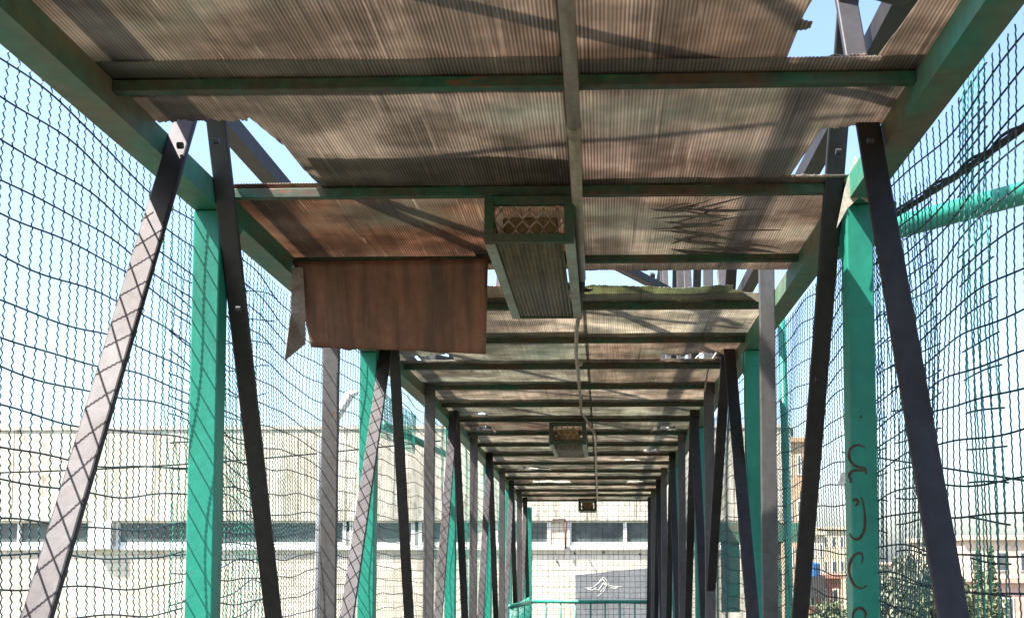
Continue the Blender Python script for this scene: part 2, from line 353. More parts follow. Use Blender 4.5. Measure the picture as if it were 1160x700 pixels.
SHADE = 1.0
GREY = (.46, .385, .32); BEI = (.56, .50, .42); BROWN = (.2, .12, .09); PALE = (.62, .58, .49)
SEAM = -.10
LX, RX = XL-.06, XR+.06
def pxh(px, py): return ath(px, py, BT)
# row before bar A
A, B_, Cb, D_, E_, F_ = BARS[5:11]
SHADE = .92
sheet([(LX, SEAM+.03, C_(A-2.2), C_(A+.14))], 'nearest fluted roof sheet, left of the conduit, over the first cross bar', GREY, .010, seed=1)
j1 = jag(1, .010)
# right near: torn hole
hx0 = pxh(903, 70)[0]; hx1 = pxh(1016, 66)[0]; ye = pxh(903, 66)[1]
edge = interp([(pxh(898, 70)[0], 2.97), (pxh(903, 64)[0], ye-.07), (pxh(912, 30)[0], pxh(912, 30)[1]), (pxh(916, 0)[0], pxh(916, 0)[1]), (pxh(918, 0)[0]+.1, 2.3)])
def hiR0(x):
    if x < .535: return A+.10
    return max(1.2, min(A+.02, interp([(.535, A), (.545, 3.0), (.55, 2.85), (.525, 2.7)][:3]+[(.60, 1.9)])(x)))+j1(x)
rem = jag(5, .02, 9)
sheet([(SEAM-.02, .60, C_(A-2.2), lambda x: (A+.10 if x < .50 else A+.10-(x-.50)*1.2) if x < .538 else interp([(.538, 2.95), (.56, 2.72), (.572, 2.70), (.60, 1.1)])(x)+j1(x)*3.5),
       (.53, .572, lambda x: 2.89+(x-.53)*.5+rem(x)*.2, lambda x: 2.96-(x-.53)*.35+rem(x)*.3),
       (.52, .80, lambda x: A-.055+rem(x)*.6, C_(A+.08)),
       (.80, RX, lambda x: (A-2.2) if x > .845 else A-.1-(x-.80)*14+rem(x)*3, C_(A+.10))],
      'nearest fluted roof sheet, right of the conduit, with a torn hole', GREY, .010, seed=2)
# bay A-B
jL = jag(3, .017, 10)
pts = [pxh(180, 139), pxh(250, 138), pxh(285, 139), pxh(308, 148), pxh(322, 168), pxh(342, 192), pxh(362, 211)]
lim = interp([(p[0], p[1]) for p in sorted(pts)])
xe = pxh(362, 211)[0]
sheet([(LX, SEAM+.02, C_(A-.10), lambda x: (lim(x)+jL(x)) if x < xe else B_+.13)], 'fluted roof sheet left of the conduit with its left corner torn off', (.46, .40, .34), .002, seed=3)
pr = [pxh(898, 197), pxh(905, 180), pxh(917, 151), pxh(930, 149), pxh(960, 146), pxh(1000, 142)]
limR = interp(sorted([(p[0], p[1]) for p in pr])); xr0 = pxh(898, 197)[0]
jR = jag(4, .010, 12)
sheet([(SEAM-.02, RX, C_(A-.08), lambda x: B_+.12 if x < xr0 else limR(x)+jR(x)), (xr0-.03, .86, lambda x: B_-.06+jR(x), C_(B_+.06))],
      'fluted roof sheet right of the conduit with a ragged notch at its far corner', (.47, .39, .335), .002, seed=4)
# bay B-C
sheet([(LX, xe+.02, C_(B_+.005), C_(Cb+.10)), (xe+.02, SEAM+.02, lambda x: B_-.30+.4*jR(x)+.12*max(0,x+.45), C_(Cb+.10))], 'brown roof sheet left of the caged light box', (.40, .27, .20), .011, seed=5)
sheet([(SEAM-.02, RX, C_(B_-.05), lambda x: Cb+.34+jR(x)*.4)], 'grey roof sheet with dark scribbles, right of the caged light box', (.50, .43, .36), .007, seed=6)
scr = bpy.data.objects['roof_sheet.005'] if 'roof_sheet.005' in bpy.data.objects else None
b = MB(); rs = random.Random(4)
for i in range(24):
    px0 = rs.uniform(736, 815); py0 = rs.uniform(232, 284); ln = rs.uniform(35, 95); an = rs.uniform(-.22, .10)+(py0-258)*.004; wd = rs.uniform(.7, 2.6)
    up = []; lo_ = []
    for j in range(9):
        u = j/8; xx = min(px0+ln*u, 886); yy = py0+ln*u*an+3*math.sin(u*3+i); hw = wd*math.sin(math.pi*min(1, u*1.02+.02))**.7
        a_ = ath(xx, yy-hw, BT-.002); c_ = ath(xx, yy+hw, BT-.002); up.append((a_[0], a_[1], E+BT-.002-.0004*i)); lo_.append((c_[0], c_[1], E+BT-.002-.0004*i))
    o_ = len(b.v); b.v += up+lo_
    for j in range(8): b.f.append((o_+j, o_+j+1, o_+9+j+1, o_+9+j))
sm = b.build('scorch_marks', mat('scorched_plastic', (.085, .07, .055), .6, stain=(.19, .16, .125), amt=.5, scale=14), scr, solid=.0003) if scr else None
# bay C-D : mostly fallen out
jd = jag(8, .014, 6)
sheet([(-.60, SEAM+.02, C_(Cb-.02), lambda x: Cb+.29+jd(x)*.3), (-.75, SEAM, lambda x: D_-.36+jd(x), C_(D_+.1))], 'broken roof sheet strips just past the caged light box', (.42, .36, .28), .003, seed=7)
sheet([(SEAM, .87, lambda x: D_-.31+jd(x)+(.10 if x > .70 else 0)+max(0, x-.74)*1.8, C_(D_+.1))], 'mossy splintered roof strip right of the conduit, past the long gap', (.42, .44, .27), .005, seed=9, sag=.012)
SHADE = 1.08
ordinal = ['', '', '', '', 'fifth', 'sixth', 'seventh', 'eighth', 'ninth', 'tenth', 'eleventh', 'twelfth', 'thirteenth', 'fourteenth', 'fifteenth', 'sixteenth', 'seventeenth', 'eighteenth', 'nineteenth']
cut = {4: (None, None), 5: ((-1.35, -1.07), (.42, .82)), 8: ((-1.3, -1.1), None), 9: ((-1.36, -1.18), (.55, .8)), 12: (None, (.30, .62)), 13: ((-1.2, -.75), None), 15: ((-1.1, -.5), (.4, .7)), 11: (None, (.5, .7))}
for k in range(4, 18):
    y0, y1 = BARS[5+k-1], BARS[5+k]
    y0, y1 = BARS[4+k], BARS[5+k]
for k in range(4, 19):
    i = k+4
    if i+1 >= len(BARS): break
    y0, y1 = BARS[i], BARS[i+1]
    cl, cr = cut.get(k, (None, None))
    for side, (x0, x1), c in (('left', (LX, SEAM+.01), cl), ('right', (SEAM-.01, RX), cr)):
        jj = jag(k+(20 if side == 'left' else 60), .03, 7)
        hi = (lambda x, y1=y1, c=c, jj=jj: y1+.08 if (c is None or not (c[0] < x < c[1])) else y1-.30+jj(x)*2)
        t = random.choice([BEI, PALE, (.46, .39, .32), (.43, .42, .35)])
        f_ = random.uniform(.85, 1.08); t = tuple(v*f_ for v in t)
        sheet([(x0, x1, C_(y0-.05-random.uniform(0, .12)), hi)] + ([(c[0], c[1], lambda x, y1=y1, jj=jj: y1-.06+jj(x), C_(y1+.06))] if c else []),
              'weathered roof sheet %s of the conduit, ending at the %s cross bar from the camera' % (side, ordinal[k]), t, .003+.006*(k % 2), fine=k < 7, seed=k*3)

# loose hanging sheet
b = MB(); nx, nz_ = 44, 14
Yh = Cb-.02
tl = aty(333, 297, Yh); tr = aty(553, 293, Yh); bl = aty(345, 388, Yh); br_ = aty(548, 397, Yh)
for i in range(nx+1):
    u = i/nx
    for j in range(nz_+1):
        v = j/nz_
        x = (1-v)*(tl[0]+(tr[0]-tl[0])*u)+v*(bl[0]+(br_[0]-bl[0])*u)
        z = (1-v)*(tl[1]+(tr[1]-tl[1])*u)+v*(bl[1]+(br_[1]-bl[1])*u)
        z += v*(.006*noise.noise(Vector((u*9, 0, 1)))-.012*math.exp(-((u-.22)/.03)**2))
        y = Yh-.004+v*.10+.012*v*noise.noise(Vector((u*4, v*2, 3)))+.10*v*max(0, .18-u)
        b.v.append((x, y, z+E))
for i in range(nx):
    for j in range(nz_):
        o = i*(nz_+1)+j; b.f.append((o, o+nz_+1, o+nz_+2, o+1))
hp = b.build('hanging_sheet', M['rusty'], smooth=True, solid=.004)
tag(hp, 'rusty brown metal sheet hanging loose below the third cross bar', 'hanging sheet')
fl = MB(); p = [aty(331, 303, Yh-.01), aty(343, 303, Yh-.01), aty(326, 352, Yh-.03), aty(344, 352, Yh+.0), aty(320, 408, Yh-.05), aty(345, 389, Yh+.08)]
ys = [Yh-.012, Yh-.008, Yh+.02, Yh+.03, Yh-.02, Yh+.094]
fl.add([(q[0], y, q[1]+E) for q, y in zip(p, ys)], [(0, 2, 3, 1), (2, 4, 5, 3)])
fl.build('bent_flap', mat('flap_face', (.27, .22, .21), .6, stain=(.17, .12, .1), amt=.5, scale=9), hp, solid=.003)['label'] = 'pale bent end of the rusty sheet'

# ------------------------------------------------------------------ caged light boxes
def light_box(x0, x1, y0, y1, top, bot, label, dz):
    c = empty('light_box', ((x0+x1)/2, y0, E+bot-dz), label, 'light box', 'caged light boxes under the roof')
    z0, z1 = E+bot-dz, E+top-dz; t = .036
    def pt(name, m, bx, **k):
        b = MB()
        for q in bx: b.box(*q)
        return b.build(name, M[m], c, bevel=.002, **k)
    pt('front_frame', 'fixgreen', [(x0, x0+t, y0, y0+.03, z0, z1), (x1-t, x1, y0, y0+.03, z0, z1), (x0+t, x1-t, y0, y0+.03, z0, z0+t*.9), (x0+t, x1-t, y0, y0+.03, z1-t*.9, z1)])
    pt('back_frame', 'fixgreen', [(x0, x0+t, y1-.03, y1, z0, z1), (x1-t, x1, y1-.03, y1, z0, z1), (x0+t, x1-t, y1-.03, y1, z0, z0+t), (x0+t, x1-t, y1-.03, y1, z1-t, z1)])
    for a in (x0, x1-t): pt('bottom_rail', 'palerail', [(a+.001, a+t+.004, y0+.031, y1-.031, z0-.004, z0+.02)])
    for a in (x0+.004, x1-.01): pt('side_panel', 'fixgreen', [(a, a+.006, y0+.031, y1-.031, z0+.021, z1-.002)])
    # ribbed lens underneath
    b = MB(); n = 44
    for i in range(n+1):
        x = x0+t+.006+(x1-x0-2*t-.012)*i/n; z = z0+.006+.0035*math.cos(i*math.pi/1.5)
        b.v += [(x, y0+.031, z), (x, y1-.031, z)]
    for i in range(n): b.f.append((2*i, 2*i+2, 2*i+3, 2*i+1))
    b.build('ribbed_lens', M['lens'], c, smooth=True, solid=.002)
    # diamond cage across the front opening
    b = MB(); w = x1-x0-2*t; hh = z1-z0-1.8*t; m = 5; dx = w/m; rows = 3; dh = hh/rows*1.0
    for r_ in range(rows+1):
        for i in range(m+1):
            cx = x0+t+dx*(i+(.5 if r_ % 2 else 0)); cz = z0+.9*t+dh*r_
            if cx > x1-t: continue
            for sx in (-1, 1):
                ps = [(cx, y0+.045, cz-dh*.2), (cx+sx*dx*.18, y0+.04, cz+dh*.15), (cx+sx*dx*.45, y0+.038, cz+dh*.5), (cx+sx*dx*.5, y0+.045, cz+dh*.9)]
                ps = [(min(max(q[0], x0+t), x1-t), q[1], min(max(q[2], z0+t*.9), z1-t*.9)) for q in ps]
                b.tube(ps, .0042, 5)
    b.build('wire_cage', M['expand'], c, smooth=True)
    b = MB().box(x0+.065, x1-.065, y0+.07, y1-.1, z0+.045, z1-.06).build('lamp_housing', M['ochre'], c, bevel=.01)
    return c
bx0, bx1 = aty(548.5, 272, B_-.03)[0], aty(650, 272, B_-.03)[0]
light_box(bx0, bx1, B_-.035, B_+1.32, BT-.052, aty(600, 274, B_-.035)[1], 'large caged light box under the second cross bar', 0)
yb = 10.15
light_box(aty(622, 490, yb)[0], aty(664, 490, yb)[0], yb, yb+1.35, aty(640, 478, yb)[1]+drop(yb), aty(640, 503, yb)[1]+drop(yb), 'middle caged light box, smaller looking, halfway down the tunnel', drop(yb))
yb = 20.0
light_box(aty(655, 560, yb)[0], aty(675.5, 560, yb)[0], yb, yb+.9, BT-.05, BT-.27, 'farthest caged light box, just above the end opening', drop(yb))

# ------------------------------------------------------------------ conduit
cz = BT-.072
cp = empty('conduit_pipe', (-.09, 3, E+cz), 'grey plastic conduit running along the roof centre under the cross bars', 'conduit')
MB().tube([(-.083, -1.5, E+cz), (-.086, 3.42, E+cz)], .0215, 14).build('pipe_length', M['pipe'], cp, smooth=True)
MB().tube([(-.086, 3.38, E+cz), (-.086, 3.46, E+cz)], .0245, 14).build('pipe_coupling', M['pipe'], cp, smooth=True)
MB().tube([(-.086, 3.45, E+cz), (-.094, 4.3, E+cz-.002), (-.097, 5.3, E+cz)], .021, 14).build('pipe_length', M['pipe'], cp, smooth=True)
b = MB(); ps = [(-.10, 5.28, E+cz), (-.107, 5.4, E+cz-.02), (-.108, 5.6, E+cz-.005), (-.12, 6.0, E+cz+.0)]
b.tube(ps, [.02, .026, .018, .012], 9)
b.tube([(-.10, 5.4, E+cz-.03), (-.06, 5.42, E+cz-.03), (-.045, 5.44, E+cz-.02)], [.012, .008, .004], 6)
b.build('taped_joint', M['black'], cp, smooth=True)
tp = [(-.12, 6.0), (-.15, 6.5), (-.17, 7.3), (-.175, 8.2), (-.18, 9.3), (-.19, 10.1), (-.12, 11.0), (-.06, 11.8), (-.07, 12.5), (-.075, 14), (-.08, 17), (-.085, 20)]
b = MB().tube([P(x, y, cz-.004+.006*math.sin(y*3)) for x, y in tp], .0125, 9)
for y in (6.1, 7.6, 9.2): b.tube([P(-.122-(y-6)*.016, y, cz-.004), P(-.124-(y-6)*.016, y+.05, cz-.004)], .018, 9)
b.build('thin_pipe', M['pipe'], cp, smooth=True)

# ------------------------------------------------------------------ wire mesh panels
def fast_mesh(name, parts, mats_, parent=None):
    vs = []; qs = []; mi = []; o = 0
    for pts, r, frame_, k in parts:                    # pts (N,3)
        N = len(pts); ang = np.arange(3)*2*np.pi/3
        off = np.zeros((3, 3)); a0, a1 = frame_
        off[:, a0] = np.cos(ang)*r; off[:, a1] = np.sin(ang)*r
        vs.append((pts[:, None, :]+off[None]).reshape(-1, 3))
        i = np.arange(N-1)[:, None]*3; j = np.arange(3)[None]; jn = (j+1) % 3
        q = np.stack([i+j, i+jn, i+3+jn, i+3+j], -1).reshape(-1, 4)+o
        qs.append(q); mi.append(np.full(len(q), k, dtype=np.int32)); o += N*3
    V = np.concatenate(vs).astype(np.float32); Q = np.concatenate(qs).astype(np.int32); K = np.concatenate(mi)
    me = bpy.data.meshes.new(name); me.vertices.add(len(V)); me.vertices.foreach_set('co', V.ravel())
    me.loops.add(Q.size); me.loops.foreach_set('vertex_index', Q.ravel())
    me.polygons.add(len(Q)); me.polygons.foreach_set('loop_start', np.arange(0, Q.size, 4, dtype=np.int32))
    me.polygons.foreach_set('loop_total', np.full(len(Q), 4, dtype=np.int32)); me.polygons.foreach_set('material_index', K)
    me.polygons.foreach_set('use_smooth', np.ones(len(Q), dtype=bool))
    for m in mats_: me.materials.append(m)
    me.update(calc_edges=True)
    ob = bpy.data.objects.new(name, me); COL.objects.link(ob)
    if parent: ob.parent = parent; ob.location = -parent.location
    return ob
def bulge(x0, sgn, Y, H, seed):
    return sgn*(.018*np.sin(Y*2.1+seed)+.012*np.sin(H*3.1+Y*1.3+seed*2)+.008*np.sin(Y*6.3+H*2+seed))
def mesh_panel(X, y0, y1, h0, h1, label, seed, dy=.055, dh=.1, rv=.0025, rh=.0034, sgn=1, wavy=True, lean=0.0, warp=1.0, vm='wire'):
    parts = []; ys = np.arange(y0, y1, dy)
    r_ = np.random.default_rng(seed)
    for yy in ys:
        if wavy: H = np.arange(h0, h1, .0058)
        else: H = np.linspace(h0, h1, 24)
        ph = r_.uniform(0, 6.28)
        Y = yy+r_.normal(0, .003)+warp*.010*np.sin(H*2.3+seed+yy*1.7)+warp*.005*np.sin(H*7+yy*3)+lean*(H-h0)
        Xs = X+bulge(X, sgn, Y, H, seed)*warp+(.0018*np.sin(H*2*np.pi/.0235+ph) if wavy else 0)
        if wavy: Y = Y+.002*np.sin(H*2*np.pi/.0235+ph)
        Z = H+E-drop(yy); parts.append((np.stack([Xs, Y, Z], 1), rv if yy < 9 else rv*1.15, (0, 1), 0))
    for k, hh in enumerate(np.arange(h0+.02, h1, dh)):
        Y = np.arange(y0-.02, y1+.02, .02 if wavy else .08)
        wv = .022*np.sin(Y*2.4+k*.35+seed)+.010*np.sin(Y*5.1+k*.5+seed*1.3)+.0035*np.sin(Y*11+k*2.1)
        H = hh+wv*warp+r_.normal(0, .006)
        Xs = X+bulge(X, sgn, Y, H, seed)*warp+.004*sgn
        Z = H+E-np.array([drop(v) for v in Y]); parts.append((np.stack([Xs, Y, Z], 1), rh if y0 < 9 else rh*1.1, (0, 2), 1))
    o = fast_mesh('mesh_panel', parts, [M[vm], M['hwire']])
    return tag(o, label, 'wire mesh', 'wire mesh panels closing the sides of the footbridge')
XML, XMR = XL-.125, XR+.125
mesh_panel(XML, 1.2, 4.2, -.5, 1.37, 'left wire mesh panel nearest the camera, in front of the first left post', 1, sgn=-1)
mesh_panel(XML-.01, 4.2, 7.1, -.9, 1.37, 'left wire mesh panel between the first and second green posts', 2, sgn=-1)
mesh_panel(XMR, 1.2, 4.2, -.5, 1.37, 'right wire mesh panel nearest the camera, at the right edge', 3)
mesh_panel(XMR+.01, 4.2, 7.1, -.9, 1.37, 'right wire mesh panel between the first and second green posts', 4)
names = ['second and third', 'third and fourth', 'fourth and fifth', 'fifth and last']
lim_ = [7.1, 11.0, 14.6, 17.9, YE-.05]
for k in range(4):
    for s_, X, w in ((-1, XML, 'left'), (1, XMR, 'right')):
        mesh_panel(X, lim_[k], lim_[k+1], -1.5, 1.36, '%s wire mesh panel between the %s green posts' % (w, names[k]), 10+k*2+s_, sgn=s_, wavy=(k == 0 and s_ < 0), rv=.0021, rh=.0034, vm='wiregreen' if s_ < 0 and k > 0 else 'wire', dy=.06 if k < 1 else .085)
# overlapping loose ends, then a bright strip and a small patch
mesh_panel(XML-.09, 4.35, 5.35, -.9, 1.3, 'crumpled mesh offcut overlapping behind the first left post', 31, sgn=-1, lean=-.05, warp=2.4, dy=.07, vm='wiregreen')
mesh_panel(XMR+.055, 3.78, 4.25, -.6, 1.32, 'narrow doubled mesh strip beside the scratched right post', 32, warp=1.6, dy=.035)
mesh_panel(XMR+.05, 3.13, 3.38, -.6, 1.5, 'bright green mesh strip standing in for sunlit wires on the right side', 33, warp=1.0, dy=.05, rv=.0028, vm='wiregreen')  # brighter mesh copy, its green stands in for wires in the sun
mesh_panel(XML-.12, 8.6, 9.9, .95, 1.3, 'small dense green mesh patch high on the left side', 34, sgn=-1, dy=.05, dh=.05, wavy=False, vm='wiregreen', rv=.004, rh=.003)
# mesh across the end opening
parts = []
for x in np.arange(EXL, EXR, .105): 
    H = np.linspace(-1.5, 1.1, 12); parts.append((np.stack([x+.006*np.sin(H*5+x*9), np.full(12, YE+.02), H+E-.0], 1), .0045, (0, 1), 0))
for h in np.arange(-1.5, 1.1, .105):
    X_ = np.linspace(EXL, EXR, 14); parts.append((np.stack([X_, np.full(14, YE+.025), h+E+.006*np.sin(X_*5+h*7)], 1), .0045, (1, 2), 0))
tag(fast_mesh('mesh_panel', parts, [M['hwire']]), 'square wire mesh across the end opening of the tunnel', 'wire mesh', 'wire mesh panels closing the sides of the footbridge')

# ------------------------------------------------------------------ railings
rz = aty(660, 681, YE-.1)[1]
rl = empty('end_railing', ((EXL+EXR)/2, YE-.15, E+rz-.95), 'green tubular railing across the far end of the footbridge', 'railing')
MB().tube([(EXL, YE-.15, E+rz), (EXR, YE-.15, E+rz)], .034, 10).build('top_rail', M['green'], rl, smooth=True)
MB().tube([(EXL, YE-.15, E+rz-.85), (EXR, YE-.15, E+rz-.85)], .025, 8).build('lower_rail', M['green'], rl, smooth=True)
for i in range(1, 8):
    x = EXL+(EXR-EXL)*i/8; MB().tube([(x, YE-.15, E+rz-.85), (x, YE-.15, E+rz)], .016, 8).build('baluster', M['green'], rl, smooth=True)
rl = empty('side_railing', (EXL, 18, E+rz-.95), 'green handrail along the left side near the far end', 'railing')
MB().tube([(-1.37, 16.4, E+rz+.12), (-1.37, YE-.15, E+rz)], .03, 10).build('top_rail', M['green'], rl, smooth=True)
for i in range(18):
    y = 16.6+i*.25; MB().tube([(-1.37, y, E+rz-.85), (-1.37, y, E+rz+.10)], .014, 6).build('baluster', M['green'], rl, smooth=True)

# ------------------------------------------------------------------ odds and ends on the bridge
a = aty(1000, 262, 4.9); c = aty(1200, 208, 4.9)
gp = MB().tube([(a[0]-.25, 4.95, a[1]+E-.08), (a[0], 4.9, a[1]+E), (c[0], 4.9, c[1]+E), (c[0]+1.5, 4.85, c[1]+E+.35)], .052, 14).build('outrigger_pole', M['green'], smooth=True)
tag(gp, 'thick green pole slanting outside the right mesh', 'pole')
b = MB(); pts = []
for i in range(41):
    u = i/40; px = 985+(1260-985)*u; py = 262-(262-62)*u+10*math.sin(u*3.1)*1
    Yc = 3.95-1.75*u; q = atx(px, py, 1.10+.02*math.sin(u*9)); pts.append((1.10+.02*math.sin(u*9), q[0], q[1]+E))
rad = [.010+.005*abs(noise.noise(Vector((i*.6, 0, 2)))) for i in range(41)]
b.tube(pts, rad, 8)
b.tube([(p_[0]+.006*math.sin(i*1.1), p_[1], p_[2]+.013+.007*math.cos(i*1.1)) for i, p_ in enumerate(pts)], .005, 6)
tag(b.build('cable_bundle', M['black'], smooth=True), 'black taped cable bundle slung outside the right mesh', 'cable')
a = atx(1000, 505, 1.2); c = atx(1165, 545, 1.2)
tag(MB().tube([(1.2, a[0]+.8, a[1]+E+.05), (1.2, c[0], c[1]+E), (1.2, c[0]-1, c[1]+E-.2)], .004, 5).build('thin_cable', M['black']), 'thin black wire crossing behind the right mesh below the pole', 'cable')
# left outer tube
a = atx(436, 482, -1.95); c = atx(520, 522, -1.95)
tag(MB().tube([(-1.95, a[0], a[1]+E), (-1.95, c[0], c[1]+E)], .04, 10).build('outer_tube', M['green'], smooth=True), 'slanting green tube outside the left mesh past the second post', 'tube')
# dangling straps
ds = empty('dangling_straps', (0.7, 8.2, E+1.35), 'two tan strips dangling under the roof at the right', 'strip')
for pix in (((799, 398), (790, 404), (783, 412), (778, 421)), ((813, 397), (806, 408), (801, 424), (798, 444))):
    MB().tube([(lambda q: (q[0], 8.1, q[1]+E))(aty(px, py, 8.1)) for px, py in pix], .0065, 6).build('strip', M['strap'], ds, smooth=True)
# green pole of doubled mesh on the right
q = aty(889, 400, 7.6)
tag(MB().tube([(q[0], 7.6, E-1.5), (q[0]+.01, 7.62, E), (q[0]-.02, 7.6, E+1.7)], .028, 10).build('thin_pole', M['green'], smooth=True), 'thin green pole outside the right mesh beyond the vertical strut', 'pole')
# green panel on the landing beyond
Yp = 14.0
pf = empty('landing_panel', (aty(832, 640, Yp)[0], Yp, 0), 'dull green steel panel on a rail, seen through the far right mesh', 'panel')
x0, x1 = aty(817, 640, Yp)[0], aty(838, 640, Yp)[0]
MB().box(x0, x1, Yp, Yp+.03, E+aty(800, 693, Yp)[1], E+aty(800, 612, Yp)[1]).build('panel', M['beam'], pf, bevel=.004)
x0, x1 = aty(812, 640, Yp)[0], aty(905, 640, Yp)[0]
MB().box(x0, x1, Yp-.05, Yp-.002, E+aty(800, 614, Yp)[1], E+aty(800, 592, Yp)[1]).build('rail', M['beam'], pf, bevel=.004)
for px in (845, 880): 
    x = aty(px, 640, Yp)[0]; MB().box(x, x+.06, Yp, Yp+.06, 0, E+aty(800, 593, Yp)[1]-.01).build('leg', M['beam'], pf, bevel=.004)

# ------------------------------------------------------------------ setting
b = MB(); b.add([(-1500, -600, 0), (1500, -600, 0), (1500, 2200, 0), (-1500, 2200, 0)], [(0, 1, 2, 3)])
struct(b.build('ground', M['ground']))
struct(MB().box(-400, 400, 4, 17, .0, .004+.02).build('road', M['asphalt']))
for y, nm in ((3.6, 'kerb'), (17.0, 'kerb')): struct(MB().box(-400, 400, y, y+.4, 0, .15).build(nm, M['deck']))
rm = MB()
for i in range(-60, 60): rm.box(i*6, i*6+3, 10.45, 10.6, .026, .030)
struct(rm.build('road_marking', M['paintwhite']))
# building across the end
Yb = 30.0
bx = lambda px: aty(px, 600, Yb)[0]
bh = lambda py: aty(600, py, Yb)[1]+E
bl_ = empty('block_building', (-10, Yb, 0), 'long cream painted block building with ribbed fascia across the end of the footbridge', 'building')
L, Rr = -34.0, bx(884)
zt, zf, zw, zs = bh(486), bh(590), bh(612), bh(618)
MB().box(L, Rr, Yb+.02, Yb+12, 0, zs-.12).build('wall', M['block'], bl_, origin=(0, Yb, 0))
MB().box(L, Rr, Yb+.02, Yb+12, zf+.002, zt-.1).build('upper_wall', M['block'], bl_)
MB().box(L-.4, Rr+.3, Yb-.10, Yb+.018, zf, zt).build('fascia', M['fascia'], bl_, bevel=.02)
jb = MB()
for i in range(30):
    x = L+.6+i*1.32
    if x < Rr: jb.box(x, x+.018, Yb-.1035, Yb-.09, zf+.03, zt-.03)
jb.build('panel_joint', M['lens'], bl_)
MB().box(L-.4, Rr+.3, Yb-.13, Yb+12.2, zt+.002, zt+.10).build('roof', M['fascia'], bl_)
MB().box(L, Rr, Yb-.06, Yb+.4, zs-.118, zs).build('sill', M['paintwhite'], bl_, bevel=.01)
# window band: openings given in photo pixels
def win(px0, px1, mull=()):
    x0, x1 = bx(px0), bx(px1); z0, z1 = zs+.002, zf-.002; t = .10
    b = MB().box(x0, x1, Yb-.02, Yb+.1, z0, z0+t).box(x0, x1, Yb-.02, Yb+.1, z1-.04, z1)
    for q in (x0, x1-t): b.box(q, q+t, Yb-.018, Yb+.098, z0+t, z1-.04)
    for q in mull: b.box(bx(q)-t/2, bx(q)+t/2, Yb-.018, Yb+.098, z0+t, z1-.04)
    w = b.build('window', M['paintwhite'], bl_, origin=(x0, Yb, z0))
    MB().box(x0+t, x1-t, Yb+.05, Yb+.06, z0+t, z1-.04).build('pane', M['glass'], w)
xs = [(-640, -560), (-540, -420), (-400, -290), (-270, -160), (-140, -70), (-60, 62, 22), (64, 104), (132, 220), (224, 300), (304, 392), (396, 470), (474, 540), (560, 624, 592), (643, 744, 708), (748, 800), (804, 876)]
for w in xs: win(w[0], w[1], w[2:])
for (p0, p1) in ((104, 132), (540, 560), (624, 643), (744, 748), (800, 804), (876, 884)):
    MB().box(bx(p0)+.002, bx(p1)-.002, Yb, Yb+.4, zs+.001, zf-.001).build('pier', M['block'], bl_, origin=(0, Yb, 0))
MB().box(L, bx(-640)-.002, Yb, Yb+.4, zs+.001, zf-.001).build('pier', M['block'], bl_, origin=(0, Yb, 0))
MB().box(bx(108), bx(130), Yb-.22, Yb-.062, bh(622), zf-.003).build('bracket', M['paintwhite'], bl_, bevel=.02)
MB().tube([(bx(641), Yb-.1, zf-.01), (bx(641), Yb-.1, bh(618)-.1)], .025, 8).build('drain_pipe', M['maroon'], bl_, smooth=True)
MB().tube([(bx(627), Yb-.62, zf+.02), (bx(641), Yb-.62, zf+.02), (bx(641), Yb-.3, zf-.03)], .02, 8).build('drain_pipe', M['maroon'], bl_, smooth=True)
for px, py in ((650, 625), (683, 624), (724, 626), (630, 634)):
    MB().box(bx(px), bx(px+1.4), Yb-.02, Yb+.03, bh(py+2.5), bh(py)).build('wall_bolt', M['black'], bl_)
# grey panel coloured as the shadow on the building, with a white winged emblem
Yg = 28.5
gx = lambda px, py: (aty(px, py, Yg)[0], aty(px, py, Yg)[1]+E)
p = [gx(652, 760), gx(652, 651), gx(700, 646), gx(760, 641), gx(760, 760)]
g = MB(); n = len(p); g.add([(x, Yg, z) for x, z in p]+[(x, Yg+.15, z) for x, z in p], [tuple(range(n-1, -1, -1)), tuple(range(n, 2*n))]+[(i, (i+1) % n, n+(i+1) % n, n+i) for i in range(n)])
gw = g.build('shadow_panel', M['shadowgrey']); tag(gw, 'dark grey panel standing in for a shadow, with a white winged emblem behind the end railing', 'wall')
b = MB()
def emb(pix, r=.0105):
    ps = [(gx(px, py)[0], Yg-.006, gx(px, py)[1]) for px, py in pix]
    rr = [r*(.55+.9*math.sin(math.pi*(i+.4)/(len(ps)))) for i in range(len(ps))]
    b.tube(ps, rr, 6)
for s_ in ([(663, 665), (668, 666), (673, 664), (678, 660), (684, 653), (688, 658), (690, 663), (697, 664), (704, 664)],
           [(674, 667), (678, 668), (681, 664), (684, 660), (687, 663), (685, 668), (681, 672), (677, 675)],
           [(679, 659), (683, 656), (688, 662), (684, 666), (680, 670)], [(664, 666), (671, 668), (676, 665)], [(691, 665), (696, 666), (701, 665)]): emb(s_)
b.v = [(x, Yg+(y-Yg)*.3-.002, z) for x, y, z in b.v]
b.build('emblem', M['tag'], gw)

